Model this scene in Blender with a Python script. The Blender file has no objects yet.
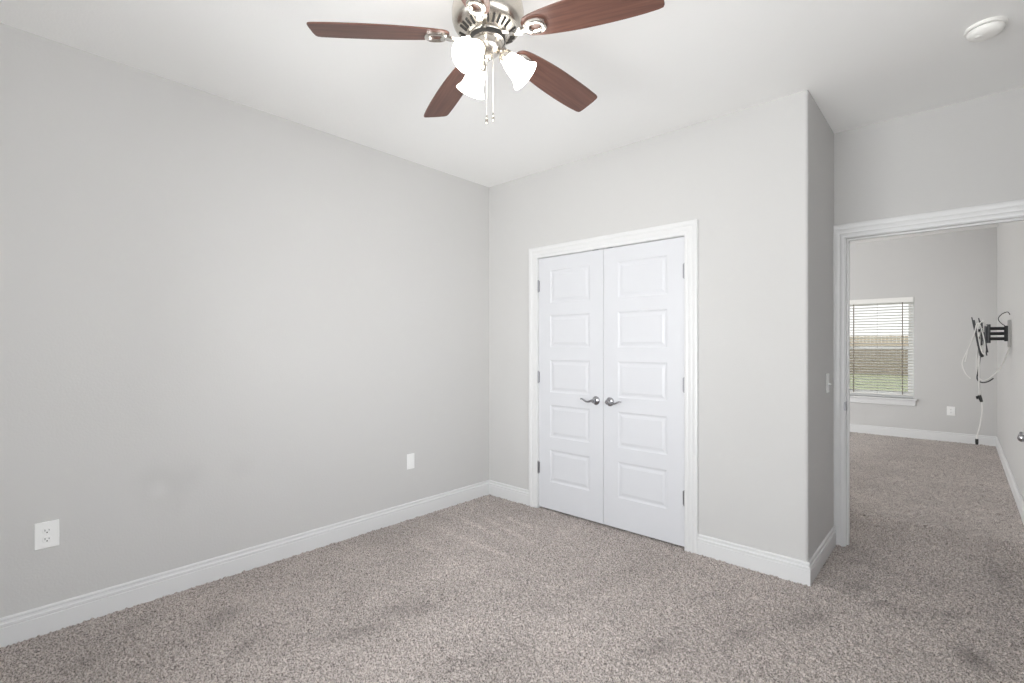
import bpy, bmesh, math, random
import numpy as np
from mathutils import Vector, Matrix
random.seed(7); rng = np.random.default_rng(7)
SC = bpy.context.scene
COL = SC.collection
PI = math.pi

# ---------------------------------------------------------------- camera
F_PX = 491.6
cam_d = bpy.data.cameras.new('camera'); cam = bpy.data.objects.new('camera', cam_d); COL.objects.link(cam)
cam_d.sensor_fit = 'HORIZONTAL'; cam_d.sensor_width = 36.0
cam_d.lens = F_PX / 1024 * 36.0
cam_d.shift_y = 5.0 / 1024
cam_d.clip_start = 0.05; cam_d.clip_end = 200
cam.location = (3.112, -3.110, 1.319)
cam.rotation_euler = (PI/2, 0, math.atan2(0.6735, 0.7391))
SC.camera = cam

# ---------------------------------------------------------------- world and light
w = bpy.data.worlds.new('sky'); SC.world = w; w.use_nodes = True
nt = w.node_tree; nt.nodes.clear()
wo = nt.nodes.new('ShaderNodeOutputWorld'); wb = nt.nodes.new('ShaderNodeBackground')
wr = nt.nodes.new('ShaderNodeValToRGB'); ws = nt.nodes.new('ShaderNodeSeparateXYZ'); wt = nt.nodes.new('ShaderNodeTexCoord')
wr.color_ramp.elements[0].position = 0.0; wr.color_ramp.elements[0].color = (1.35, 1.34, 1.32, 1)
wr.color_ramp.elements[1].position = 0.45; wr.color_ramp.elements[1].color = (0.62, 0.78, 1, 1)
nt.links.new(wt.outputs['Generated'], ws.inputs[0]); nt.links.new(ws.outputs['Z'], wr.inputs[0])
nt.links.new(wr.outputs[0], wb.inputs[0]); wb.inputs[1].default_value = 0.95
nt.links.new(wb.outputs[0], wo.inputs[0])

def area(name, loc, rot, sx, sy, power, color, spread=180):
    d = bpy.data.lights.new(name, 'AREA'); d.shape = 'RECTANGLE'; d.size = sx; d.size_y = sy
    d.energy = power; d.color = color; d.spread = math.radians(spread)
    o = bpy.data.objects.new(name, d); COL.objects.link(o); o.location = loc; o.rotation_euler = rot
    return o
# daylight outside the unseen rear window, then fill for three added windows
area('rear_window_daylight', (2.15, -3.95, 1.45), (PI/2, 0, 0), 2.8, 1.9, 126, (0.965, 0.988, 1.0))
area('next_room_fill', (-1.0, 0.45, 1.45), (PI/2, 0, 0), 1.7, 1.7, 265, (0.965, 0.988, 1.0))  # added lamp brightening the far wall of the next room
area('next_room_side_fill', (-2.25, 3.4, 1.45), (PI/2, 0, -PI/2), 2.6, 1.7, 122, (0.965, 0.988, 1.0))  # added lamp brightening the bracket wall and carpet of the next room
area('right_window_fill', (3.90, -2.2, 1.45), (PI/2, 0, PI/2), 2.4, 1.7, 66, (0.965, 0.988, 1.0))  # added lamp evening out the left wall
sd_ = bpy.data.lights.new('sun', 'SUN'); sd_.energy = 2.2; sd_.angle = math.radians(1.0); sd_.color = (1.0, 0.95, 0.87)
so_ = bpy.data.objects.new('sun', sd_); COL.objects.link(so_)
so_.rotation_euler = Vector((-0.60, -0.35, 0.72)).to_track_quat('Z', 'Y').to_euler()

SC.view_settings.view_transform = 'Standard'; SC.view_settings.look = 'None'
SC.view_settings.gamma = 1.0; SC.view_settings.use_curve_mapping = False
SC.view_settings.exposure = 0.35
SC.cycles.diffuse_bounces = 8; SC.cycles.max_bounces = 12; SC.cycles.transparent_max_bounces = 16
SC.cycles.use_denoising = True
SC.cycles.sample_clamp_indirect = 6

# ---------------------------------------------------------------- materials
def mat(name, color=(0.8,0.8,0.8), rough=0.5, metal=0.0, emit=None, estr=0.0, coat=0.0, bump=None, spec=None):
    m = bpy.data.materials.new(name); m.use_nodes = True
    b = m.node_tree.nodes['Principled BSDF']
    b.inputs['Base Color'].default_value = (*color, 1); b.inputs['Roughness'].default_value = rough
    b.inputs['Metallic'].default_value = metal; b.inputs['Coat Weight'].default_value = coat
    if spec is not None: b.inputs['Specular IOR Level'].default_value = spec
    if emit: b.inputs['Emission Color'].default_value = (*emit, 1); b.inputs['Emission Strength'].default_value = estr
    if bump:
        n = m.node_tree.nodes; l = m.node_tree.links
        tc = n.new('ShaderNodeTexCoord'); nz = n.new('ShaderNodeTexNoise'); bp = n.new('ShaderNodeBump')
        nz.inputs['Scale'].default_value = bump[0]; nz.inputs['Detail'].default_value = bump[3] if len(bump) > 3 else 2
        bp.inputs['Strength'].default_value = bump[1]; bp.inputs['Distance'].default_value = bump[2]
        l.new(tc.outputs['Object'], nz.inputs['Vector']); l.new(nz.outputs['Fac'], bp.inputs['Height'])
        l.new(bp.outputs['Normal'], b.inputs['Normal'])
    return m

def paint(name, color, vary=0.03, marks=None):
    """matt wall paint with a light orange peel and faint unevenness; marks = scuffs [(point, radius, factor)]"""
    m = mat(name, color, 0.75, bump=(95, 0.16, 0.004, 3), spec=0.3)
    n = m.node_tree.nodes; l = m.node_tree.links; b = n['Principled BSDF']
    tc = n.new('ShaderNodeTexCoord'); nz = n.new('ShaderNodeTexNoise'); nz.inputs['Scale'].default_value = 1.3
    nz.inputs['Detail'].default_value = 3
    mr = n.new('ShaderNodeMapRange'); mr.inputs['To Min'].default_value = 1 - vary; mr.inputs['To Max'].default_value = 1 + vary
    l.new(tc.outputs['Object'], nz.inputs['Vector']); l.new(nz.outputs['Fac'], mr.inputs['Value'])
    val = mr.outputs[0]
    for (p, rad, fac) in (marks or []):
        vm = n.new('ShaderNodeVectorMath'); vm.operation = 'DISTANCE'; vm.inputs[1].default_value = p
        n2 = n.new('ShaderNodeTexNoise'); n2.inputs['Scale'].default_value = 9; n2.inputs['Detail'].default_value = 3
        l.new(tc.outputs['Object'], n2.inputs['Vector'])
        ad = n.new('ShaderNodeMath'); ad.operation = 'MULTIPLY_ADD'; ad.inputs[1].default_value = rad*0.9
        l.new(tc.outputs['Object'], vm.inputs[0]); l.new(n2.outputs['Fac'], ad.inputs[0]); l.new(vm.outputs['Value'], ad.inputs[2])
        m2 = n.new('ShaderNodeMapRange'); m2.interpolation_type = 'SMOOTHSTEP'
        m2.inputs['From Min'].default_value = rad*0.45; m2.inputs['From Max'].default_value = rad*1.45
        m2.inputs['To Min'].default_value = fac; m2.inputs['To Max'].default_value = 1.0
        l.new(ad.outputs[0], m2.inputs['Value'])
        mu = n.new('ShaderNodeMath'); mu.operation = 'MULTIPLY'; l.new(val, mu.inputs[0]); l.new(m2.outputs[0], mu.inputs[1])
        val = mu.outputs[0]
    sc = n.new('ShaderNodeVectorMath'); sc.operation = 'SCALE'; sc.inputs[0].default_value = color
    l.new(val, sc.inputs['Scale']); l.new(sc.outputs[0], b.inputs['Base Color'])
    return m

WALLC = (0.582, 0.575, 0.566)
M = {}
M['wall'] = paint('grey_wall_paint', WALLC, 0.015)
M['wall_left'] = paint('scuffed_grey_wall_paint', WALLC, 0.02, [((0, -2.40, 0.585), 0.21, 0.935), ((0, -2.445, 0.560), 0.075, 1.08), ((0, -2.05, 0.62), 0.10, 0.97)])
M['ceiling'] = paint('ceiling_paint', (0.93, 0.927, 0.915), 0.008)
M['trim'] = mat('white_trim_paint', (0.71, 0.71, 0.71), 0.35, bump=(60, 0.05, 0.001))
M['door'] = mat('white_door_paint', (0.66, 0.665, 0.69), 0.4, bump=(140, 0.05, 0.001))
M['nickel'] = mat('brushed_nickel', (0.62, 0.58, 0.52), 0.27, 1.0)
M['nickel_bright'] = mat('polished_nickel', (0.72, 0.69, 0.64), 0.18, 1.0)
M['chrome'] = mat('satin_chrome', (0.42, 0.42, 0.44), 0.18, 1.0)
M['hinge'] = mat('hinge_steel', (0.35, 0.35, 0.37), 0.35, 1.0)
M['dark'] = mat('dark_recess', (0.02, 0.018, 0.016), 0.8)
M['plastic'] = mat('white_plastic', (0.86, 0.86, 0.85), 0.35)
M['detector'] = mat('detector_plastic', (0.88, 0.87, 0.84), 0.4)
M['slot'] = mat('outlet_slot', (0.03, 0.03, 0.03), 0.7)
M['blackmetal'] = mat('black_powder_coat', (0.025, 0.025, 0.027), 0.45, 0.3)
M['greymetal'] = mat('grey_steel', (0.10, 0.10, 0.105), 0.4, 0.8)
M['railmetal'] = mat('dark_rail_steel', (0.05, 0.05, 0.055), 0.4, 0.4)
M['plate_light'] = mat('pale_steel_plate', (0.5, 0.5, 0.49), 0.5, 0.2)
M['whitecable'] = mat('white_cable', (0.80, 0.79, 0.77), 0.5)
M['blackcable'] = mat('black_cable', (0.03, 0.03, 0.03), 0.5)
M['blind'] = mat('white_blind', (0.83, 0.82, 0.79), 0.45)
M['tape'] = mat('blind_cord', (0.20, 0.17, 0.14), 0.8)
M['vinyl'] = mat('white_window_vinyl', (0.82, 0.82, 0.81), 0.4)
M['screen'] = mat('insect_screen', (0.1, 0.1, 0.1), 0.8)
M['grass'] = mat('lawn_grass', (0.74, 0.74, 0.42), 0.9, bump=(30, 0.5, 0.02))
M['fence'] = mat('weathered_fence_wood', (0.48, 0.39, 0.31), 0.85, bump=(20, 0.3, 0.005))

def glass_mat():
    m = bpy.data.materials.new('window_glass'); m.use_nodes = True; n = m.node_tree.nodes; l = m.node_tree.links; n.clear()
    o = n.new('ShaderNodeOutputMaterial'); t = n.new('ShaderNodeBsdfTransparent'); g = n.new('ShaderNodeBsdfGlossy')
    g.inputs['Roughness'].default_value = 0.02; fr = n.new('ShaderNodeFresnel'); mx = n.new('ShaderNodeMixShader')
    t.inputs[0].default_value = (0.95, 0.95, 0.95, 1)
    l.new(fr.outputs[0], mx.inputs[0]); l.new(t.outputs[0], mx.inputs[1]); l.new(g.outputs[0], mx.inputs[2]); l.new(mx.outputs[0], o.inputs[0])
    return m
M['glass'] = glass_mat()
def screen_mat():
    m = bpy.data.materials.new('insect_mesh'); m.use_nodes = True; n = m.node_tree.nodes; l = m.node_tree.links; n.clear()
    o = n.new('ShaderNodeOutputMaterial'); t = n.new('ShaderNodeBsdfTransparent'); g = n.new('ShaderNodeBsdfDiffuse')
    g.inputs[0].default_value = (0.12, 0.12, 0.12, 1); mx = n.new('ShaderNodeMixShader'); mx.inputs[0].default_value = 0.28
    l.new(t.outputs[0], mx.inputs[1]); l.new(g.outputs[0], mx.inputs[2]); l.new(mx.outputs[0], o.inputs[0])
    return m
M['mesh'] = screen_mat()
def shade_mat():
    m = mat('frosted_glass_shade', (0.95, 0.94, 0.92), 0.35, emit=(1.0, 0.975, 0.93), estr=9.0)
    return m
M['shade'] = shade_mat()
M['bulb'] = mat('lit_bulb', (1, 1, 1), 0.4, emit=(1, 0.96, 0.9), estr=12)

def wood_mat():
    m = mat('walnut_blade', (0.2, 0.1, 0.07), 0.42)
    n = m.node_tree.nodes; l = m.node_tree.links; b = n['Principled BSDF']
    tc = n.new('ShaderNodeTexCoord'); mp = n.new('ShaderNodeMapping'); mp.inputs['Scale'].default_value = (2.5, 45, 45)
    nz = n.new('ShaderNodeTexNoise'); nz.inputs['Scale'].default_value = 1.6; nz.inputs['Detail'].default_value = 5; nz.inputs['Distortion'].default_value = 0.6
    cr = n.new('ShaderNodeValToRGB'); cr.color_ramp.elements[0].position = 0.3; cr.color_ramp.elements[0].color = (0.092, 0.042, 0.032, 1)
    cr.color_ramp.elements[1].position = 0.72; cr.color_ramp.elements[1].color = (0.168, 0.078, 0.056, 1)
    l.new(tc.outputs['Object'], mp.inputs[0]); l.new(mp.outputs[0], nz.inputs['Vector']); l.new(nz.outputs['Fac'], cr.inputs[0]); l.new(cr.outputs[0], b.inputs['Base Color'])
    return m
M['wood'] = wood_mat()

def carpet_mat():
    m = mat('carpet_pile', (0.4, 0.36, 0.33), 0.95, spec=0.05)
    n = m.node_tree.nodes; l = m.node_tree.links; b = n['Principled BSDF']
    b.inputs['Sheen Weight'].default_value = 0.2; b.inputs['Sheen Roughness'].default_value = 0.6
    tc = n.new('ShaderNodeTexCoord')
    nz = n.new('ShaderNodeTexNoise'); nz.inputs['Scale'].default_value = 150; nz.inputs['Detail'].default_value = 4; nz.inputs['Roughness'].default_value = 0.7
    l.new(tc.outputs['Object'], nz.inputs['Vector'])
    cr = n.new('ShaderNodeValToRGB')
    cr.color_ramp.elements[0].position = 0.35; cr.color_ramp.elements[0].color = (0.060, 0.048, 0.042, 1)
    cr.color_ramp.elements[1].position = 0.58; cr.color_ramp.elements[1].color = (0.62, 0.550, 0.510, 1)
    l.new(nz.outputs['Fac'], cr.inputs[0])
    at = n.new('ShaderNodeAttribute'); at.attribute_name = 'nap_and_light'
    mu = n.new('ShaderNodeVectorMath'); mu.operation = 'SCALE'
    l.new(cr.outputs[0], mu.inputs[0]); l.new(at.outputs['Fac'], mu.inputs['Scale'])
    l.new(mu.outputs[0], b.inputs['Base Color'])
    return m
M['carpet'] = carpet_mat()

# ---------------------------------------------------------------- mesh helpers
class MB:
    def __init__(s): s.v = []; s.f = []
    def add(s, vs, fs, mx=None):
        o = len(s.v)
        for p in vs:
            p = Vector(p)
            if mx is not None: p = mx @ p
            s.v.append(tuple(p))
        s.f += [tuple(i + o for i in f) for f in fs]
        return s
    def box(s, x0, x1, y0, y1, z0, z1, mx=None):
        vs = [(x, y, z) for x in (x0, x1) for y in (y0, y1) for z in (z0, z1)]
        return s.add(vs, [(0,1,3,2),(4,6,7,5),(0,4,5,1),(2,3,7,6),(0,2,6,4),(1,5,7,3)], mx)
    def prism(s, poly, z0, z1, mx=None):
        n = len(poly)
        vs = [(x, y, z0) for x, y in poly] + [(x, y, z1) for x, y in poly]
        fs = [tuple(range(n-1, -1, -1)), tuple(range(n, 2*n))] + [(i, (i+1) % n, n+(i+1) % n, n+i) for i in range(n)]
        return s.add(vs, fs, mx)
    def lathe(s, prof, seg=32, mx=None, cap=True):
        vs = []; fs = []; n = len(prof)
        for k in range(seg):
            a = 2*PI*k/seg
            vs += [(r*math.cos(a), r*math.sin(a), z) for r, z in prof]
        for k in range(seg):
            k2 = (k+1) % seg
            for i in range(n-1): fs.append((k*n+i, k2*n+i, k2*n+i+1, k*n+i+1))
        if cap:
            for i in (0, n-1):
                if prof[i][0] > 1e-6: fs.append(tuple(k*n+i for k in range(seg)))
        return s.add(vs, fs, mx)
    def tube(s, pts, r, seg=8, mx=None, cap=True):
        pts = [Vector(p) for p in pts]; n = len(pts); vs = []; fs = []
        rs = r if isinstance(r, (list, tuple)) else [r]*n
        up = Vector((0, 0, 1)); prev = None
        for i, p in enumerate(pts):
            t = (pts[min(i+1, n-1)] - pts[max(i-1, 0)]).normalized()
            if prev is None:
                a = t.cross(up)
                if a.length < 1e-3: a = t.cross(Vector((1, 0, 0)))
            else:
                a = prev - t*prev.dot(t)
            a.normalize(); prev = a; b = t.cross(a)
            vs += [p + rs[i]*(math.cos(2*PI*k/seg)*a + math.sin(2*PI*k/seg)*b) for k in range(seg)]
        for i in range(n-1):
            for k in range(seg): fs.append((i*seg+k, i*seg+(k+1) % seg, (i+1)*seg+(k+1) % seg, (i+1)*seg+k))
        if cap: fs.append(tuple(range(seg-1, -1, -1))); fs.append(tuple((n-1)*seg+k for k in range(seg)))
        return s.add(vs, fs, mx)
    def sphere(s, c, r, seg=12, rings=8, sc=(1,1,1)):
        prof = [(r*math.sin(PI*i/rings)+1e-7, -r*math.cos(PI*i/rings)) for i in range(rings+1)]
        return s.lathe(prof, seg, Matrix.Translation(c) @ Matrix.Diagonal((*sc, 1)), cap=False)
    def sweep(s, pts, ms, n, prof):
        """profile points (a, b) placed at p + a*m + b*n along a path with one mitre vector m per point"""
        k = len(prof); vs = []; fs = []
        for p, m in zip(pts, ms):
            p = Vector(p); m = Vector(m)
            vs += [p + a*m + b*Vector(n) for a, b in prof]
        for i in range(len(pts)-1):
            for j in range(k): fs.append((i*k+j, i*k+(j+1) % k, (i+1)*k+(j+1) % k, (i+1)*k+j))
        fs.append(tuple(range(k))); fs.append(tuple((len(pts)-1)*k+j for j in range(k)))
        return s.add(vs, fs)

def spline(pts, n=8):
    pts = [Vector(p) for p in pts]; out = []
    P = [pts[0]*2-pts[1]] + pts + [pts[-1]*2-pts[-2]]
    for i in range(1, len(P)-2):
        for k in range(n):
            t = k/n
            out.append(0.5*((2*P[i]) + (P[i+1]-P[i-1])*t + (2*P[i-1]-5*P[i]+4*P[i+1]-P[i+2])*t*t + (3*P[i]-P[i-1]-3*P[i+1]+P[i+2])*t**3))
    out.append(pts[-1]); return out

def obj(name, mb, m, parent=None, smooth=False, bevel=0, bseg=2, loc=None, rot=None, label=None, merge=True):
    me = bpy.data.meshes.new(name); me.from_pydata(mb.v, [], mb.f); me.validate()
    bm = bmesh.new(); bm.from_mesh(me)
    if merge: bmesh.ops.remove_doubles(bm, verts=bm.verts, dist=1e-5)
    bmesh.ops.recalc_face_normals(bm, faces=bm.faces)
    bm.to_mesh(me); bm.free()
    me.materials.append(M[m] if isinstance(m, str) else m)
    o = bpy.data.objects.new(name, me); COL.objects.link(o)
    if smooth:
        for p in me.polygons: p.use_smooth = True
        me.set_sharp_from_angle(angle=math.radians(38))
    if bevel:
        bv = o.modifiers.new('bevel', 'BEVEL'); bv.width = bevel; bv.segments = bseg; bv.limit_method = 'ANGLE'; bv.angle_limit = math.radians(40)
    if parent: o.parent = parent
    if loc: o.location = loc
    if rot: o.rotation_euler = rot
    if label: o['label'] = label
    return o
def tag(o, label, cat, group=None, kind=None):
    o['label'] = label; o['category'] = cat
    if group: o['group'] = group
    if kind: o['kind'] = kind
    return o
def struct(o, label, cat): return tag(o, label, cat, kind='structure')
def thing(name, loc, label, cat, rot=(0,0,0), group=None):
    o = bpy.data.objects.new(name, None); o.empty_display_size = 0.05; COL.objects.link(o)
    o.location = loc; o.rotation_euler = rot
    return tag(o, label, cat, group)

# ---------------------------------------------------------------- dimensions
H = 2.74                      # bedroom ceiling
HF = 2.90                     # next room ceiling
XR, YR = 3.49, -3.50          # right and rear walls
XB, YD = 2.491, 0.762         # closet bump-out corner, doorway wall
YD2 = YD + 0.115
XFR, YF, XFL = 3.474, 6.01, -1.9   # next room: right, far and left walls
CL0, CL1, CH = 0.568, 1.792, 2.037   # closet opening
D0, D1, DH = 2.556, 3.395, 2.032     # doorway opening

# ---------------------------------------------------------------- room shell
# carpet: finely displaced pile
def vnoise(X, Y, s, seed):
    r = np.random.default_rng(seed)
    gx = np.floor(X/s).astype(int); gy = np.floor(Y/s).astype(int)
    gx0, gy0 = gx.min(), gy.min()
    L = r.random((gx.max()-gx0+2, gy.max()-gy0+2))
    fx = X/s-gx; fy = Y/s-gy; fx = fx*fx*(3-2*fx); fy = fy*fy*(3-2*fy); gx = gx-gx0; gy = gy-gy0
    return (L[gx, gy]*(1-fx)*(1-fy)+L[gx+1, gy]*fx*(1-fy)+L[gx, gy+1]*(1-fx)*fy+L[gx+1, gy+1]*fx*fy)
# brushed nap and footmarks: (x, y, radius along, radius across, angle, factor)
NAP = [(0.46,-0.61,0.37,0.022,-8,1.14),(0.61,-0.5,0.43,0.02,-13,1.13),(0.67,-0.84,0.45,0.03,-1,1.12),(0.68,-0.36,0.23,0.02,-8,1.1),(0.6,-1.11,0.38,0.03,-3,1.07),(1.58,-0.87,0.33,0.1,47,1.05),(1.06,-1.64,0.17,0.07,52,0.86),(1.07,-1.88,0.16,0.06,69,0.86),(0.44,-2.29,0.09,0.06,97,0.84),(0.78,-2.29,0.11,0.05,131,0.86),(0.4,-2.79,0.08,0.05,102,0.9),(2.55,-0.41,0.16,0.06,68,0.84),(2.13,-1.1,0.14,0.05,70,0.88),(2.37,-0.74,0.12,0.06,65,0.88),(1.62,-0.82,0.23,0.05,79,0.93),(2.17,-0.43,0.19,0.05,58,0.92),(3.16,-0.27,0.1,0.06,-57,0.78),(2.8,0.01,0.08,0.04,42,0.84),(3.06,0.12,0.07,0.04,26,0.84),(2.68,0.55,0.1,0.04,18,0.86),(2.67,0.14,0.25,0.05,77,0.9),(3.29,0.83,0.29,0.05,-83,0.9),(2.92,2.34,0.21,0.06,24,0.94),(2.51,3.18,0.4,0.08,71,0.95),(0.22,-2.58,0.14,0.06,103,0.93),(1.61,-1.66,0.17,0.05,59,0.92)]
def carpet_patch(x0, x1, y0, y1, d, lean=True):
    nx = int(round((x1-x0)/d))+1; ny = int(round((y1-y0)/d))+1
    gx = np.linspace(x0, x1, nx); gy = np.linspace(y0, y1, ny)
    X, Y = np.meshgrid(gx, gy, indexing='ij')
    a = vnoise(X+10, Y+10, 0.0085, 1); b = vnoise(X+10, Y+10, 0.0058, 2); c = vnoise(X+10, Y+10, 0.05, 3)
    Z = (a-0.5)*0.015 + (b-0.5)*0.013 + (c-0.5)*0.004
    jx = (vnoise(X+10, Y+10, 0.009, 4)-0.5)*0.006; jy = (vnoise(X+10, Y+10, 0.009, 5)-0.5)*0.006
    jx[0,:]=0; jx[-1,:]=0; jy[:,0]=0; jy[:,-1]=0
    nap_and_light = 0.955 + 0.13*np.clip((Y-0.5)/1.5, 0, 1) + 0.30*(vnoise(X+10, Y+10, 0.42, 6)*0.5 + vnoise(X+10, Y+10, 0.17, 7)*0.3 + vnoise(X+10, Y+10, 0.07, 8)*0.2 - 0.5)  # ramp along Y paints the next-room carpet lighter, standing in for missing light
    for (px, py, ra, rb, ang, fac) in NAP:
        t = math.radians(ang); dx = X-px; dy = Y-py
        u = (dx*math.cos(t)+dy*math.sin(t))/ra; v = (-dx*math.sin(t)+dy*math.cos(t))/rb
        wob = 0.6+0.8*vnoise(X+10, Y+10, 0.08, 9)
        nap_and_light = nap_and_light*(1+(fac-1)*1.75*np.exp(-(u*u+v*v))*wob)
    V = np.stack([X+jx, Y+jy, Z], -1).reshape(-1, 3)
    i = np.arange((nx-1)*(ny-1)); ix = i//(ny-1); iy = i % (ny-1); q = ix*ny+iy
    F = np.stack([q, q+ny, q+ny+1, q+1], -1)
    return V, F, nap_and_light.reshape(-1)
Vs = []; Fs = []; Ns = []; off = 0
for args in ((0, XR, YR, 0.04, 0.0046), (XB-0.02, XR, 0.03, 1.6, 0.0055), (XFL, XFR, 1.57, YF, 0.012), (XFL, XB, YD2, 1.6, 0.03), (0, XB, 0.02, YD, 0.03)):
    V, F, N = carpet_patch(*args); Vs.append(V); Fs.append(F+off); Ns.append(N); off += len(V)
Vs.append(np.array([(XFL-0.1,YR-0.1,-0.03),(XR+0.1,YR-0.1,-0.03),(XR+0.1,YF+0.1,-0.03),(XFL-0.1,YF+0.1,-0.03)])); Fs.append(np.array([[0,1,2,3]])+off); Ns.append(np.ones(4))
V = np.concatenate(Vs).astype(np.float32); F = np.concatenate(Fs).astype(np.int32); N = np.concatenate(Ns).astype(np.float32)
me = bpy.data.meshes.new('floor'); me.vertices.add(len(V)); me.vertices.foreach_set('co', V.ravel())
me.loops.add(F.size); me.loops.foreach_set('vertex_index', F.ravel())
me.polygons.add(len(F)); me.polygons.foreach_set('loop_start', np.arange(0, F.size, 4, dtype=np.int32))
me.polygons.foreach_set('use_smooth', np.ones(len(F), dtype=bool))
me.update(calc_edges=True)
at = me.attributes.new('nap_and_light', 'FLOAT', 'POINT'); at.data.foreach_set('value', N)
me.materials.append(M['carpet'])
floor = bpy.data.objects.new('floor', me); COL.objects.link(floor)
struct(floor, 'grey-beige cut pile carpet running from the bedroom through the doorway', 'floor')

T = 0.12
b = MB().box(-T, 0, YR-T, 0, -0.05, H)
struct(obj('wall_left', b, 'wall_left'), 'long light grey wall on the left with two wall plates and faint scuffs', 'wall')
# closet walls: front with the opening, turning the rounded outer corner to the doorway wall
b = MB(); R = 0.018
arc = [(XB-R+R*math.sin(a), R-R*math.cos(a)) for a in [PI/2*k/6 for k in range(7)]]
b.prism([(CL1+0.02, 0)] + arc + [(XB, YD), (XB-0.115, YD), (XB-0.115, 0.115), (CL1+0.02, 0.115)], -0.05, H)
b.box(-T, CL0-0.02, 0, 0.115, -0.05, H); b.box(CL0-0.02, CL1+0.02, 0, 0.115, CH+0.02, H)
b.box(-T, 0, 0.115, YD, -0.05, H)
struct(obj('wall_closet', b, 'wall', smooth=True), 'light grey closet wall around the double doors with a rounded outer corner', 'wall')
LW = (-1.65, -0.35, 0.65, 2.15)  # opening added so fill light reaches the far wall
b = MB().box(LW[1], D0-0.02, YD, YD2, -0.05, H+0.16).box(XFL-T, LW[0], YD, YD2, -0.05, H+0.16).box(LW[0], LW[1], YD, YD2, -0.05, LW[2]).box(LW[0], LW[1], YD, YD2, LW[3], H+0.16).box(D1+0.02, XR+T, YD, YD2, -0.05, H+0.16).box(D0-0.02, D1+0.02, YD, YD2, DH+0.02, H+0.16)
struct(obj('wall_doorway', b, 'wall'), 'pale grey wall over and beside the open doorway on the right', 'wall')
RW = (0.85, 3.42, 0.65, 2.25)   # rear window hole x0 x1 z0 z1
b = MB().box(-T, RW[0], YR-T, YR, -0.05, H).box(RW[1], XR+T, YR-T, YR, -0.05, H).box(RW[0], RW[1], YR-T, YR, -0.05, RW[2]).box(RW[0], RW[1], YR-T, YR, RW[3], H)
struct(obj('wall_rear', b, 'wall'), 'light grey wall behind the viewpoint with the bedroom window', 'wall')
SW = (-3.25, -1.05, 0.65, 2.15)  # opening added so fill light reaches the left wall
b = MB().box(XR, XR+T, YR, SW[0], -0.05, H).box(XR, XR+T, SW[1], YD, -0.05, H).box(XR, XR+T, SW[0], SW[1], -0.05, SW[2]).box(XR, XR+T, SW[0], SW[1], SW[3], H)
struct(obj('wall_right', b, 'wall'), 'light grey bedroom wall to the right, outside the picture', 'wall')
b = MB().box(-T, XR+T, YR-T, YD, H, H+0.1)
struct(obj('ceiling', b, 'ceiling'), 'white bedroom ceiling carrying the fan and smoke detector', 'ceiling')
# next room
WX0, WX1, WZ0, WZ1 = 1.77, 2.622, 0.567, 2.03
b = MB().box(XFL-T, WX0, YF, YF+0.15, -0.05, HF).box(WX1, XFR+T, YF, YF+0.15, -0.05, HF).box(WX0, WX1, YF, YF+0.15, -0.05, WZ0).box(WX0, WX1, YF, YF+0.15, WZ1, HF)
struct(obj('wall_far', b, 'wall'), 'grey far wall of the next room with the blind-covered window', 'wall')
struct(obj('wall_far_right', MB().box(XFR, XFR+T, YD2, YF, -0.05, HF), 'wall'), 'grey wall of the next room carrying the television bracket', 'wall')
LS = (2.1, 4.6, 0.65, 2.15)  # opening added for the sideways fill light
b = MB().box(XFL-T, XFL, YD2, LS[0], -0.05, HF).box(XFL-T, XFL, LS[1], YF, -0.05, HF).box(XFL-T, XFL, LS[0], LS[1], -0.05, LS[2]).box(XFL-T, XFL, LS[0], LS[1], LS[3], HF)
struct(obj('wall_far_left', b, 'wall'), 'grey left wall of the next room, hidden behind the closet', 'wall')
struct(obj('ceiling_far', MB().box(XFL-T, XFR+T, YD2, YF+0.15, HF, HF+0.1), 'ceiling'), 'white ceiling strip of the next room seen under the door head', 'ceiling')

# baseboards
BP = [(0,0),(0.0145,0),(0.0145,0.084),(0.012,0.086),(0.012,0.089),(0.0145,0.091),(0.0145,0.101),(0.009,0.105),(0.008,0.113),(0.0105,0.117),(0.0105,0.123),(0.006,0.128),(0,0.128)]
def baseboard(name, path, side, label):
    """path of floor points along the wall; side = +1 if the room lies left of travel"""
    P = [Vector((x, y, 0)) for x, y in path]; ms = []
    for i in range(len(P)):
        ns = []
        for a, c in ((i-1, i), (i, i+1)):
            if a >= 0 and c < len(P):
                t = (P[c]-P[a]).normalized(); ns.append(Vector((-t.y, t.x, 0))*side)
        m = ns[0] if len(ns) == 1 else (ns[0]+ns[1])/(1+ns[0].dot(ns[1]))
        ms.append(m)
    return struct(obj(name, MB().sweep(P, ms, (0,0,1), BP), 'trim'), label, 'baseboard')
CW = 0.087
baseboard('baseboard_left', [(0, 0), (0, YR)], 1, 'tall white moulded baseboard along the left wall')
baseboard('baseboard_closet_left', [(0.015, 0), (CL0-CW, 0)], -1, 'short white baseboard between the left corner and the closet casing')
baseboard('baseboard_closet_right', [(CL1+CW, 0), (XB, 0), (XB, YD)], -1, 'white baseboard turning the outer corner beside the doorway')
baseboard('baseboard_far', [(XFL, YF), (XFR, YF)], -1, 'white baseboard under the window in the next room')
baseboard('baseboard_far_right', [(XFR, YF-0.015), (XFR, YD2)], -1, 'white baseboard below the television bracket')
baseboard('baseboard_right', [(XR, YD), (XR, YR)], -1, 'white baseboard of the bedroom right wall')

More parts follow.
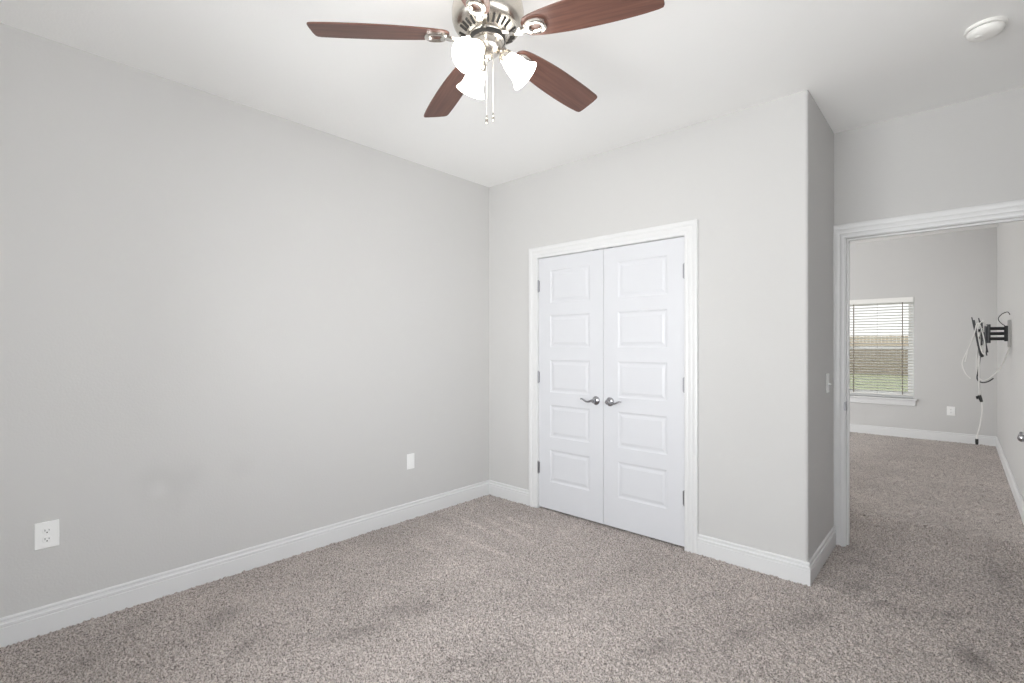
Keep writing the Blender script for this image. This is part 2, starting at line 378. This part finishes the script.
# casings
CP = [(0,0),(0,0.009),(0.004,0.011),(0.022,0.0125),(0.026,0.010),(0.030,0.0125),(0.048,0.0145),(0.054,0.013),(0.058,0.017),(0.072,0.019),(0.083,0.019),(0.087,0.016),(0.087,0)]
def casing(x0, x1, top, y, ny, bottom=0):
    pts = [(x0, y, bottom), (x0, y, top), (x1, y, top), (x1, y, bottom)]
    ms = [(-1,0,0), (-1,0,1), (1,0,1), (1,0,0)]
    return MB().sweep(pts, ms, (0, ny, 0), CP)
def jamb(x0, x1, top, y0, y1, t=0.018):
    return MB().box(x0-t, x0, y0, y1, 0, top+t).box(x1, x1+t, y0, y1, 0, top+t).box(x0, x1, y0, y1, top, top+t)
r = 0.005
c1 = obj('trim_1', casing(CL0-r+0.002, CL1+r-0.002, CH+r-0.002, 0, -1), 'trim', smooth=True); struct(c1, 'white moulded casing around the closet double doors', 'trim')
obj('jamb', jamb(CL0, CL1, CH, 0.0, 0.115), 'trim', c1)
c2 = obj('trim_2', casing(D0-r, D1+r, DH+r, YD, -1), 'trim', smooth=True); struct(c2, 'white moulded casing around the open bedroom doorway', 'trim')
jm = jamb(D0, D1, DH, YD, YD2)
obj('jamb', jm, 'trim', c2, bevel=0.001)
st = MB().box(D0, D0+0.011, YD+0.042, YD+0.075, 0, DH).box(D1-0.011, D1, YD+0.042, YD+0.075, 0, DH).box(D0+0.011, D1-0.011, YD+0.042, YD+0.075, DH-0.011, DH)
obj('door_stop', st, 'trim', c2)
cb = casing(D0-r, D1+r, DH+r, YD2, 1); obj('rear_casing', cb, 'trim', c2, smooth=True)
sp = MB().box(D0-0.001, D0+0.002, YD+0.006, YD+0.050, 0.895, 0.955).box(D0-0.008, D0+0.002, YD-0.015, YD+0.006, 0.898, 0.952)
obj('strike_plate', sp, 'hinge', c2, bevel=0.001)

# ---------------------------------------------------------------- doors
ZP = [(0.237,0.494),(0.596,0.852),(0.954,1.211),(1.313,1.567),(1.668,1.926)]
def leaf_mesh(wd, z0, z1, xa, xb, th=0.035, both=False):
    """front face at y=0 looking to -y; five stacked moulded panels"""
    b = MB(); xs = [0, xa, xb, wd]; zs = [z0] + [z for p in ZP for z in p] + [z1]
    def face_side(y, s):
        for i in range(3):
            for j in range(len(zs)-1):
                a0, a1, c0, c1_ = xs[i], xs[i+1], zs[j], zs[j+1]
                if i == 1 and j % 2 == 1:
                    rings = [(0, 0), (0.003, 0.0025), (0.011, 0.0050), (0.019, 0.0053), (0.034, 0.0024), (0.037, 0.0016)]
                    prev = None
                    for ins, dep in rings:
                        q = [(a0+ins, y+s*dep, c0+ins), (a1-ins, y+s*dep, c0+ins), (a1-ins, y+s*dep, c1_-ins), (a0+ins, y+s*dep, c1_-ins)]
                        if prev:
                            for k in range(4): b.add([prev[k], prev[(k+1)%4], q[(k+1)%4], q[k]], [(0,1,2,3)])
                        prev = q
                    b.add(prev, [(0,1,2,3)])
                else:
                    b.add([(a0,y,c0),(a1,y,c0),(a1,y,c1_),(a0,y,c1_)], [(0,1,2,3)])
    face_side(0, 1)
    if both: face_side(th, -1)
    else:
        for i in range(3):
            for j in range(len(zs)-1): b.add([(xs[i],th,zs[j]),(xs[i+1],th,zs[j]),(xs[i+1],th,zs[j+1]),(xs[i],th,zs[j+1])], [(0,1,2,3)])
    for i in range(3):
        for z in (z0, z1): b.add([(xs[i],0,z),(xs[i+1],0,z),(xs[i+1],th,z),(xs[i],th,z)], [(0,1,2,3)])
    for j in range(len(zs)-1):
        for x in (0, wd): b.add([(x,0,zs[j]),(x,0,zs[j+1]),(x,th,zs[j+1]),(x,th,zs[j])], [(0,1,2,3)])
    return b
def lever(parent, x, z, dirx, y=0.0, sy=-1):
    """round rosette with a wave lever pointing to dirx"""
    mx = Matrix.Translation((x, y, z)) @ Matrix.Rotation(-PI/2*sy, 4, 'X') @ Matrix.Diagonal((1,1,1,1))
    rz = MB().lathe([(0.0001,-0.0005),(0.033,-0.0005),(0.033,0.003),(0.030,0.008),(0.020,0.012),(0.0135,0.015),(0.0125,0.030),(0.0001,0.030)], 28, Matrix.Translation((x,y,z)) @ Matrix.Rotation(PI/2 if sy < 0 else -PI/2, 4, 'X'))
    h = obj('door_handle', rz, 'chrome', parent, smooth=True)
    base = Vector((x, y+sy*0.04, z))
    pts = spline([base+Vector((-0.010*dirx,0,0.000)), base+Vector((0.012*dirx,0,0.002)), base+Vector((0.040*dirx,sy*0.006,-0.008)), base+Vector((0.068*dirx,sy*0.006,-0.004)), base+Vector((0.095*dirx,sy*0.001,0.009)), base+Vector((0.112*dirx,-sy*0.002,0.008))], 5)
    n = len(pts); rs = [0.0075 + 0.006*math.exp(-((i/n)*4.0)**2) - 0.002*(i/n) for i in range(n)]
    lv = MB().tube(pts, rs, 12)
    lv.lathe([(0.0001,0.028),(0.0135,0.028),(0.0165,0.036),(0.0165,0.044),(0.011,0.051),(0.0001,0.053)], 20, Matrix.Translation((x,y,z)) @ Matrix.Rotation(PI/2 if sy < 0 else -PI/2, 4, 'X'))
    obj('lever', lv, 'chrome', h, smooth=True)
def hinge(parent, x, z, y=-0.004, s=1):
    b = MB().tube([(x, y, z-0.045), (x, y, z+0.045)], 0.0055, 12)
    b.sphere((x, y, z+0.047), 0.005).sphere((x, y, z-0.047), 0.005)
    b.box(min(x, x+s*0.012), max(x, x+s*0.012), -0.0012, 0.0, z-0.044, z+0.044)
    obj('hinge', b, 'hinge', parent, smooth=True)
SEAM = 1.181; ZB = 0.018
wl = SEAM-0.0015-(CL0+0.003)
d1 = obj('door_1', leaf_mesh(wl, ZB, CH-0.004, 0.118, wl-0.118), 'door', loc=(CL0+0.003, 0.004, 0), smooth=False)
struct(d1, 'left leaf of the white five-panel closet double doors', 'door')
lever(d1, wl-0.062, 0.918, -1)
for z in (1.81, 1.07, 0.335): hinge(d1, -0.0015, z, -0.006)
wr_ = (CL1-0.003)-(SEAM+0.0015)
d2 = obj('door_2', leaf_mesh(wr_, ZB, CH-0.004, 0.118, wr_-0.118), 'door', loc=(SEAM+0.0015, 0.004, 0))
struct(d2, 'right leaf of the white five-panel closet double doors', 'door')
lever(d2, 0.054, 0.918, 1)
for z in (1.81, 1.07, 0.335): hinge(d2, wr_+0.0015, z, -0.006, -1)
# ball catches in the head jamb
for x in (SEAM-0.07, SEAM+0.05):
    obj('ball_catch', MB().box(x-0.022, x+0.022, -0.002, 0.028, CH-0.003, CH+0.0005), 'hinge', c1, bevel=0.0008)
# bedroom door, swung open against the right wall (its lever tip enters the picture at the edge)
wd3 = D1-D0-0.006
d3 = obj('door_3', leaf_mesh(wd3, ZB, DH-0.004, 0.14, wd3-0.14, both=True), 'door', loc=(D1+0.002, YD-0.008, 0), rot=(0, 0, -PI/2-math.radians(3.4)))
struct(d3, 'white bedroom door swung open, only its lever tip in the picture', 'door')
lever(d3, wd3-0.062, 0.918, -1, y=0.0, sy=-1)
lever(d3, wd3-0.062, 0.918, -1, y=0.035, sy=1)

# ---------------------------------------------------------------- wall plates
def plate(name, label, cat, loc, rot, wd, ht, kind):
    """plate built facing -y at local origin"""
    t = thing(name, loc, label, cat, rot)
    p = obj('cover_plate', MB().box(-wd/2, wd/2, -0.006, 0.0, -ht/2, ht/2), 'plastic', t, bevel=0.003)
    if kind == 'duplex':
        for s in (1, -1):
            cz = s*0.0195
            prof = [(0.0165*math.cos(a), max(-0.0135, min(0.0135, 0.0165*math.sin(a)))) for a in [2*PI*k/28 for k in range(28)]]
            b = MB().prism(prof, 0, 0.003, Matrix.Translation((0, -0.005, cz)) @ Matrix.Rotation(PI/2, 4, 'X'))
            rc = obj('receptacle', b, 'plastic', t, bevel=0.0006)
            sl = MB().box(-0.0080, -0.0058, -0.0084, -0.0078, cz-0.002, cz+0.007).box(0.0058, 0.0078, -0.0084, -0.0078, cz-0.001, cz+0.006)
            sl.lathe([(0.0001,0),(0.0028,0),(0.0028,0.0004),(0.0001,0.0004)], 14, Matrix.Translation((0,-0.0080,cz-0.0075)) @ Matrix.Rotation(PI/2, 4, 'X'))
            obj('socket_slots', sl, 'slot', rc)
        obj('screw', MB().lathe([(0.0001,0),(0.003,0),(0.0025,0.0012),(0.0001,0.0014)], 14, Matrix.Translation((0,-0.0058,0)) @ Matrix.Rotation(PI/2, 4, 'X')), 'plastic', t)
    elif kind == 'decora':
        obj('insert', MB().box(-0.0165, 0.0165, -0.0085, -0.005, -0.033, 0.033), 'plastic', t, bevel=0.0012)
        for z in (0.048, -0.048): obj('screw', MB().lathe([(0.0001,0),(0.003,0),(0.0025,0.0012),(0.0001,0.0014)], 14, Matrix.Translation((0,-0.0058,z)) @ Matrix.Rotation(PI/2, 4, 'X')), 'plastic', t)
    elif kind == 'toggle':
        obj('toggle_collar', MB().box(-0.006, 0.006, -0.0075, -0.005, -0.013, 0.013), 'plastic', t, bevel=0.001)
        tg = MB().box(-0.0045, 0.0045, -0.024, -0.004, -0.004, 0.005, Matrix.Rotation(0.45, 4, 'X'))
        obj('toggle', tg, 'plastic', t, bevel=0.0015)
        for z in (0.030, -0.030): obj('screw', MB().lathe([(0.0001,0),(0.003,0),(0.0025,0.0012),(0.0001,0.0014)], 14, Matrix.Translation((0,-0.0058,z)) @ Matrix.Rotation(PI/2, 4, 'X')), 'plastic', t)
    return t
RL = (0, 0, PI/2)      # -y local -> +x world
plate('wall_outlet', 'white two-socket power outlet low on the left wall, nearest the viewer', 'outlet', (0, -2.879, 0.452), RL, 0.084, 0.122, 'duplex')
plate('wall_plate', 'small white wall plate low on the left wall near the closet corner', 'wall plate', (0, -0.850, 0.440), RL, 0.069, 0.116, 'decora')
plate('light_switch', 'white toggle light switch on the narrow wall beside the doorway', 'light switch', (XB, 0.53, 1.088), RL, 0.075, 0.122, 'toggle')
plate('wall_outlet', 'white power outlet on the far wall of the next room, right of its window', 'outlet', (3.021, YF, 0.427), (0,0,0), 0.088, 0.125, 'duplex')

# ---------------------------------------------------------------- ceiling fan
ZBL = 2.497
fan = thing('ceiling_fan', (1.742, -1.747, H), 'brushed nickel ceiling fan with five brown wooden blades and three lit glass shades', 'ceiling fan')
def Z(z): return z - H
body = [(0.0001,0),(0.078,0),(0.080,-0.012),(0.070,-0.035),(0.058,-0.045),(0.085,-0.050),(0.120,-0.062),(0.136,-0.085),(0.141,-0.115),(0.1395,-0.145),(0.134,-0.163),(0.126,-0.175),(0.118,-0.181),(0.078,-0.204),(0.0001,-0.204)]
housing = obj('motor_housing', MB().lathe(body, 64), 'nickel', fan, smooth=True)
vs0 = None
for k in range(30):
    if k % 6 == 0: continue
    a = 2*PI*k/30 + math.radians(42.34+45.2)
    if vs0 is None:
        vs0 = obj('vent_slot', MB().box(-0.0155, 0.0155, -0.0036, 0.0036, -0.003, 0.0012), 'dark', housing); v_ = vs0
    else:
        v_ = vs0.copy(); COL.objects.link(v_)
    v_.matrix_local = Matrix.Rotation(a, 4, 'Z') @ Matrix.Translation((0.099, 0, -0.1929)) @ Matrix.Rotation(-math.atan2(0.023, 0.040), 4, 'Y')
hub = [(0.0001,-0.202),(0.070,-0.202),(0.0725,-0.206),(0.0725,-0.212),(0.066,-0.216),(0.064,-0.2165)]
obj('flywheel', MB().lathe([(0.0001,-0.200),(0.069,-0.200),(0.069,-0.224),(0.0001,-0.224)], 48), 'dark', fan)
obj('switch_housing', MB().lathe([(0.0001,-0.216),(0.060,-0.216),(0.0645,-0.220),(0.0645,-0.226),(0.060,-0.229),(0.056,-0.232),(0.055,-0.250),(0.050,-0.262),(0.040,-0.272),(0.026,-0.279),(0.018,-0.282),(0.016,-0.290),(0.010,-0.297),(0.0001,-0.299)], 48), 'nickel', fan, smooth=True)
hub_top = obj('motor_collar', MB().lathe([(0.068,-0.202),(0.074,-0.202),(0.0745,-0.207),(0.072,-0.211),(0.068,-0.211)], 48, cap=False), 'nickel', fan, smooth=True)

def blade_mesh():
    # outline in local coordinates: x outwards, y anticlockwise; longer corner on +y
    pts = []
    cp = [(0.150,0.0),(0.153,0.022),(0.166,0.038),(0.195,0.048),(0.26,0.058),(0.36,0.067),(0.48,0.070),(0.58,0.068),(0.645,0.063)]
    up = [(p.x, p.y) for p in spline([(x, y, 0) for x, y in cp], 6)]
    tip = [(0.661,0.059),(0.666,0.050),(0.666,0.030),(0.661,-0.030),(0.656,-0.056),(0.650,-0.064),(0.636,-0.068)]
    cp2 = [(0.56,-0.070),(0.48,-0.070),(0.36,-0.067),(0.26,-0.058),(0.195,-0.048),(0.166,-0.038),(0.153,-0.022)]
    lo = [(p.x, p.y) for p in spline([(x, y, 0) for x, y in cp2], 6)]
    return MB().prism(up+tip+lo, -0.003, 0.003)
def iron_mesh():
    b = MB()
    # curved neck from the hub
    n = 14; path = spline([(0.058,0,-0.002),(0.085,0,-0.006),(0.115,0,-0.014),(0.145,0,-0.013),(0.172,0,-0.006)], 4)
    halfw = lambda x: 0.017-0.011*math.exp(-((x-0.108)/0.026)**2) + (0.004 if x > .14 else 0)
    vs = []; fs = []
    for p in path:
        hw = halfw(p.x); t = 0.0045
        vs += [(p.x,-hw,p.z+0.002),(p.x,-hw*0.6,p.z-t),(p.x,hw*0.6,p.z-t),(p.x,hw,p.z+0.002),(p.x,0,p.z+0.005)]
    k = 5
    for i in range(len(path)-1):
        for j in range(k): fs.append((i*k+j, i*k+(j+1)%k, (i+1)*k+(j+1)%k, (i+1)*k+j))
    fs += [tuple(range(k)), tuple((len(path)-1)*k+j for j in range(k))]
    b.add(vs, fs)
    # hexagon-shaped open medallion under the blade
    def ringpt(a, rx, ry): 
        c, s = math.cos(a), math.sin(a); q = (abs(c)**2.6+abs(s)**2.6)**(-1/2.6)
        return rx*c*q, ry*s*q
    N = 36; cx = 0.203
    sect = [(0.46,0.0),(0.46,-0.007),(0.56,-0.011),(0.72,-0.010),(0.86,-0.013),(0.97,-0.010),(1.0,-0.004),(1.0,0.0)]
    vs = []; fs = []; k = len(sect)
    for i in range(N):
        a = 2*PI*i/N
        for f, z in sect:
            x, y = ringpt(a, 0.045*f, 0.0345*f); vs.append((cx+x, y, z))
    for i in range(N):
        for j in range(k): fs.append((i*k+j, ((i+1)%N)*k+j, ((i+1)%N)*k+(j+1)%k, i*k+(j+1)%k))
    b.add(vs, fs)
    return b
bl_me = None
for k in range(5):
    ang = math.radians(45.2 + 72*k + 42.34)
    if k == 0:
        bl = obj('blade', blade_mesh(), 'wood', fan, smooth=True, bevel=0.0012)
        ir = obj('blade_iron', iron_mesh(), 'nickel_bright', bl, smooth=True)
        b0, i0 = bl, ir
    else:
        bl = b0.copy(); COL.objects.link(bl); ir = i0.copy(); COL.objects.link(ir); ir.parent = bl
    bl.location = (0, 0, Z(ZBL)); bl.rotation_mode = 'XYZ'
    bl.matrix_local = Matrix.Translation((0,0,Z(2.537))) @ Matrix.Rotation(ang, 4, 'Z') @ Matrix.Rotation(math.radians(3.5), 4, 'Y') @ Matrix.Rotation(math.radians(-13), 4, 'X')
    # the iron meets the hub level: undo the blade pitch
    ir.matrix_local = Matrix.Rotation(math.radians(6), 4, 'X') @ Matrix.Translation((0,0,-0.0032))

SH = [(0.0245,0.0),(0.027,0.006),(0.034,0.020),(0.040,0.040),(0.0435,0.060),(0.047,0.080),(0.054,0.098),(0.064,0.112),(0.0665,0.115)]
SH = [(a*0.93, b_*0.93) for a, b_ in SH]
inner = [(r-0.003, z) for r, z in reversed(SH[1:])]
for k in range(3):
    a = math.radians(2 + 120*k + 42.34)
    mA = Matrix.Rotation(a, 4, 'Z')
    arm = MB().tube(spline([(0.040,0,-0.258),(0.058,0,-0.262),(0.070,0,-0.272),(0.078,0,-0.286)], 5), 0.0085, 12)
    ax = Matrix.Translation((0.063,0,-0.276)) @ Matrix.Rotation(PI-math.radians(46), 4, 'Y')
    arm.lathe([(0.0001,-0.012),(0.017,-0.010),(0.026,0.0),(0.029,0.012),(0.029,0.021),(0.0265,0.021),(0.0255,0.004),(0.0001,0.002)], 28, ax)
    ar = obj('lamp_arm', arm, 'nickel', fan, smooth=True); ar.matrix_local = mA
    ax2 = ax @ Matrix.Translation((0,0,0.010))
    sh = MB().lathe(SH + inner + [(0.012,0.004)], 40, ax2, cap=False)
    so = obj('lamp_shade', sh, 'shade', ar, smooth=True)
    bb = MB().lathe([(0.010,0.0),(0.012,0.015),(0.020,0.035),(0.0245,0.052),(0.022,0.068),(0.012,0.078),(0.0001,0.081)], 20, ax2)
    obj('bulb', bb, 'bulb', ar, smooth=True)
for (dr, df, L) in ((-0.004, -0.020, 0.285), (0.0205, -0.004, 0.268)):
    c, s = math.cos(math.radians(42.34)), math.sin(math.radians(42.34))
    x = dr*c - df*s; y = dr*s + df*c
    z1 = -0.272; b = MB(); nbead = int((L-0.03)/0.0042)
    b.tube([(x, y, z1), (x, y, z1-L+0.03)], 0.0011, 6)
    for i in range(nbead): b.sphere((x, y, z1-i*0.0042), 0.0019, 6, 4)
    ch = obj('pull_chain', b, 'nickel_bright', fan, smooth=True)
    fb = MB().lathe([(0.0001,0.0),(0.003,-0.001),(0.0034,-0.006),(0.0025,-0.010),(0.0045,-0.014),(0.0056,-0.022),(0.0054,-0.029),(0.003,-0.034),(0.0001,-0.035)], 16, Matrix.Translation((x, y, z1-L+0.034)))
    obj('chain_fob', fb, 'nickel', ch, smooth=True)

# ---------------------------------------------------------------- smoke detector
sd = thing('smoke_detector', (3.196, -0.080, H), 'round white smoke detector on the ceiling at upper right', 'smoke detector')
obj('base', MB().lathe([(0.0001,0),(0.070,0),(0.072,-0.004),(0.070,-0.013),(0.064,-0.015),(0.0001,-0.015)], 48), 'detector', sd, smooth=True)
obj('gap_ring', MB().lathe([(0.0001,-0.0145),(0.060,-0.0145),(0.060,-0.019),(0.0001,-0.019)], 48), 'slot', sd)
obj('cover', MB().lathe([(0.0001,-0.017),(0.063,-0.0175),(0.063,-0.024),(0.058,-0.034),(0.046,-0.042),(0.028,-0.045),(0.0001,-0.046)], 48), 'detector', sd, smooth=True)
obj('test_button', MB().lathe([(0.0001,-0.043),(0.012,-0.043),(0.012,-0.0475),(0.010,-0.049),(0.0001,-0.049)], 24, Matrix.Translation((-0.022,-0.018,0.002))), 'detector', sd, smooth=True)

# ---------------------------------------------------------------- next room window and blind
yo = YF+0.075
fr = MB()
def frame_rect(b, x0, x1, z0, z1, wv, wh, y0, y1):
    b.box(x0, x0+wv, y0, y1, z0, z1).box(x1-wv, x1, y0, y1, z0, z1).box(x0+wv, x1-wv, y0, y1, z0, z0+wh).box(x0+wv, x1-wv, y0, y1, z1-wh, z1)
frame_rect(fr, WX0, WX1, WZ0, WZ1, 0.035, 0.035, yo, yo+0.07)
zm = 1.31
win = obj('window_1', fr, 'vinyl', bevel=0.002); struct(win, 'single-hung white window in the far wall of the next room', 'window')
us = MB(); frame_rect(us, WX0+0.035, WX1-0.035, zm-0.02, WZ1-0.035, 0.03, 0.035, yo+0.035, yo+0.06)
o = obj('upper_sash', us, 'vinyl', win, bevel=0.002)
obj('pane', MB().box(WX0+0.065, WX1-0.065, yo+0.046, yo+0.050, zm+0.015, WZ1-0.07), 'glass', o)
ls = MB(); frame_rect(ls, WX0+0.035, WX1-0.035, WZ0+0.035, zm+0.02, 0.035, 0.045, yo+0.008, yo+0.033)
o = obj('lower_sash', ls, 'vinyl', win, bevel=0.002)
obj('pane', MB().box(WX0+0.07, WX1-0.07, yo+0.018, yo+0.022, WZ0+0.08, zm-0.025), 'glass', o)
obj('insect_screen', MB().box(WX0+0.035, WX1-0.035, yo+0.064, yo+0.066, WZ0+0.035, zm), 'mesh', win)
si = MB().box(WX0-0.035, WX1+0.035, YF-0.045, YF, WZ0-0.025, WZ0).box(WX0, WX1, YF, yo, WZ0-0.025, WZ0)
si.box(WX0-0.02, WX1+0.02, YF-0.018, YF, WZ0-0.105, WZ0-0.025)
obj('window_sill', si, 'trim', win, bevel=0.004)
bd = thing('window_blind', ((WX0+WX1)/2, YF+0.03, WZ1), 'white horizontal-slat blind, open, in the window of the next room', 'blind')
hw = (WX1-WX0)/2-0.006
obj('headrail', MB().box(-hw, hw, -0.03, 0.03, -0.05, -0.001), 'blind', bd, bevel=0.002)
obj('valance', MB().box(-hw-0.004, hw+0.004, -0.042, -0.032, -0.068, 0.004), 'blind', bd, bevel=0.002)
sl = MB(); pitch = 0.0415; nsl = int((WZ1-WZ0-0.11)/pitch)
for i in range(nsl):
    z = -0.085-i*pitch
    mx = Matrix.Translation((0,0,z)) @ Matrix.Rotation(math.radians(-16), 4, 'X')
    sl.box(-hw, hw, -0.024, 0.024, -0.0014, 0.0014, mx)
obj('slats', sl, 'blind', bd)
zb = -0.085-nsl*pitch
obj('bottom_rail', MB().box(-hw, hw, -0.025, 0.025, zb-0.010, zb+0.008), 'blind', bd, bevel=0.002)
for x in (-hw+0.125, hw-0.125):
    b = MB().box(x-0.004, x+0.004, -0.0275, -0.0262, zb, -0.05).box(x-0.004, x+0.004, 0.0262, 0.0275, zb, -0.05)
    for i in range(nsl):
        z = -0.085-i*pitch; b.box(x-0.006, x+0.006, -0.027, -0.0245, z-0.004, z+0.003)
    obj('ladder_tape', b, 'tape', bd)
obj('lift_cord', MB().tube([(0.0, -0.028, -0.06), (0.0, -0.028, zb)], 0.0012, 6), 'tape', bd)

# ---------------------------------------------------------------- television bracket and its cables
TY, TZ = 3.645, 1.445
tm = thing('television_bracket', (XFR, TY, TZ), 'black folding television bracket on the right wall of the next room', 'television bracket')
obj('mounting_plate', MB().box(-0.012, 0, -0.06, 0.06, -0.13, 0.13).box(-0.020, -0.012, -0.055, -0.045, -0.13, 0.13).box(-0.020, -0.012, 0.045, 0.055, -0.13, 0.13), 'plate_light', tm, bevel=0.002)
obj('wall_hub', MB().box(-0.045, -0.012, -0.03, 0.03, -0.075, 0.075), 'blackmetal', tm, bevel=0.003)
for z in (0.050, 0.0, -0.050):
    a = MB().tube([(-0.035, 0, z), (-0.155, -0.01, z)], 0.0155, 12)
    obj('arm', a, 'blackmetal', tm, smooth=True)
b = MB().tube([(-0.155, -0.01, -0.092), (-0.155, -0.01, 0.092)], 0.017, 14)
obj('pivot_post', b, 'greymetal', tm, smooth=True)
b = MB().box(-0.205, -0.160, -0.016, -0.002, -0.075, 0.075).box(-0.215, -0.195, -0.025, 0.010, -0.115, 0.11)
obj('tilt_head', b, 'greymetal', tm, bevel=0.002)
b = MB().box(-0.232, -0.215, -0.12, 0.10, 0.02, 0.045).box(-0.232, -0.215, -0.12, 0.10, -0.055, -0.03)
obj('cross_plate', b, 'blackmetal', tm, bevel=0.002)
for (y, dx) in ((-0.125, -0.008), (0.105, 0.046)):
    mx = Matrix.Translation((-0.238+dx, y, -0.02)) @ Matrix.Rotation(math.radians(-9), 4, 'Y')
    obj('bracket_rail', MB().box(-0.006, 0.003, -0.012, 0.012, -0.20, 0.185, mx).box(-0.006, 0.016, 0.009, 0.012, -0.17, 0.155, mx), 'railmetal', tm, bevel=0.0015)

def cable(name, pts, rad, m, label, cat='cable', plugs=(), n=8):
    b = MB().tube(spline(pts, n), rad, 8)
    o = obj(name, b, m, smooth=True); tag(o, label, cat)
    for (p, q, pr, pm) in plugs:
        obj('plug', MB().tube([p, tuple(Vector(p)*0.5+Vector(q)*0.5), q], [pr, pr*1.05, pr*0.85], 10), pm, o, smooth=True)
    return o
X0 = XFR
P = lambda dx, dy, z: (X0+dx, TY+dy, z)
cable('power_cable', [P(-0.20,-0.03,1.50), P(-0.222,-0.03,1.42), P(-0.232,-0.03,1.28), P(-0.228,-0.03,1.10), P(-0.222,-0.03,0.95), P(-0.200,-0.03,0.72), P(-0.212,-0.03,0.56), P(-0.235,-0.03,0.43), P(-0.238,-0.03,0.385)], 0.0055, 'whitecable',
      'longest white cable, hanging from the television bracket down to the baseboard', plugs=[(P(-0.238,-0.03,0.40), P(-0.238,-0.03,0.345), 0.013, 'blackcable')])
cable('video_cable', [P(-0.19,-0.06,1.46), P(-0.195,-0.075,1.57), P(-0.235,-0.075,1.50), P(-0.30,-0.075,1.30), P(-0.345,-0.075,1.16), P(-0.325,-0.075,1.06), P(-0.285,-0.075,1.00)], 0.005, 'whitecable',
      'thin white cable looping out to the left of the television bracket')
cable('loop_cable', [P(-0.004,-0.02,1.34), P(-0.030,-0.03,1.24), P(-0.075,-0.045,1.11), P(-0.14,-0.045,1.02), P(-0.19,-0.045,0.985), P(-0.225,-0.045,1.01), P(-0.240,-0.045,1.08), P(-0.238,-0.045,1.22), P(-0.225,-0.045,1.36), P(-0.215,-0.045,1.46)], 0.0055, 'whitecable',
      'white cable sagging in a loop between wall and television bracket')
cable('black_cable', [P(-0.205,-0.06,1.46), P(-0.212,-0.06,1.34), P(-0.215,-0.06,1.22), P(-0.226,-0.06,1.10), P(-0.236,-0.06,1.00), P(-0.205,-0.06,0.965), P(-0.16,-0.06,0.975), P(-0.12,-0.06,1.01)], 0.0055, 'blackcable',
      'black cable hanging under the television bracket with a dark plug', plugs=[(P(-0.210,-0.062,1.27), P(-0.200,-0.066,1.215), 0.014, 'blackcable')])
cable('short_cable', [P(-0.215,-0.09,1.42), P(-0.222,-0.09,1.20), P(-0.225,-0.09,1.02), P(-0.222,-0.09,0.86), P(-0.220,-0.09,0.82)], 0.0055, 'whitecable',
      'short white cable ending in a black plug halfway down to the floor', plugs=[(P(-0.222,-0.09,0.84), P(-0.205,-0.09,0.775), 0.014, 'blackcable'), (P(-0.24,-0.09,0.83), P(-0.235,-0.09,0.80), 0.008, 'blackcable')])
cable('coiled_cable', [P(-0.17,-0.10,1.52), P(-0.205,-0.145,1.56), P(-0.235,-0.145,1.50), P(-0.225,-0.145,1.38), P(-0.205,-0.145,1.27), P(-0.185,-0.145,1.25), P(-0.185,-0.145,1.36), P(-0.215,-0.145,1.52), P(-0.24,-0.145,1.54), P(-0.26,-0.145,1.44), P(-0.30,-0.145,1.30), P(-0.325,-0.145,1.17)], 0.005, 'whitecable',
      'white cable wound around the rails of the television bracket')
cable('antenna_wire', [P(-0.002,0.05,1.63), P(-0.02,0.03,1.655), P(-0.06,0.02,1.635), P(-0.085,0.01,1.59), P(-0.065,0.0,1.545), P(-0.035,0.0,1.515), P(-0.028,-0.01,1.48)], 0.0035, 'blackcable',
      'thin black wire curling from the wall above the television bracket', plugs=[])

# ---------------------------------------------------------------- outside
g = MB().box(-40, 45, YF+0.2, 70, -0.35, -0.15)
struct(obj('ground', g, 'grass'), 'sunlit green lawn outside the far window', 'ground')
fe = thing('wooden_fence', (0, 28, -0.15), 'tall brown board fence beyond the lawn, seen through the blind', 'fence')
b = MB()
for i in range(130):
    x = -5+i*0.152; h = 2.0+random.uniform(-0.012, 0.012)
    b.prism([(x, 0), (x+0.142, 0), (x+0.142, 0.02), (x, 0.02)], 0.03, h)
obj('boards', b, 'fence', fe)
obj('rail', MB().box(-5, 14.8, 0.02, 0.06, 0.35, 0.44), 'fence', fe); obj('rail', MB().box(-5, 14.8, 0.02, 0.06, 1.5, 1.59), 'fence', fe)

# rear window behind the viewpoint, and three added to let in fill light
def plain_window(name, x0, x1, z0, z1, axis, pos, label):
    b = MB(); frame_rect(b, x0, x1, z0, z1, 0.05, 0.05, -0.03, 0.03)
    b.box(x0+0.05, x1-0.05, -0.02, 0.02, (z0+z1)/2-0.02, (z0+z1)/2+0.02)
    o = obj(name, b, 'vinyl'); struct(o, label, 'window')
    obj('pane', MB().box(x0+0.05, x1-0.05, -0.003, 0.003, z0+0.05, z1-0.05), 'glass', o)
    if axis == 'y': o.location = (0, pos, 0)
    else: o.location = (pos, 0, 0); o.rotation_euler = (0, 0, PI/2)
plain_window('window_2', RW[0], RW[1], RW[2], RW[3], 'y', YR-0.07, 'bedroom window behind the viewpoint')
plain_window('fill_window_3', SW[0], SW[1], SW[2], SW[3], 'x', XR+0.07, 'added bedroom side window for fill light, beside the viewpoint')
plain_window('fill_window_4', LW[0], LW[1], LW[2], LW[3], 'y', YD+0.055, 'added fill-light window of the next room, hidden by the closet')
plain_window('fill_window_5', LS[0], LS[1], LS[2], LS[3], 'x', XFL-0.07, 'added wide fill-light window of the next room, hidden by the closet')
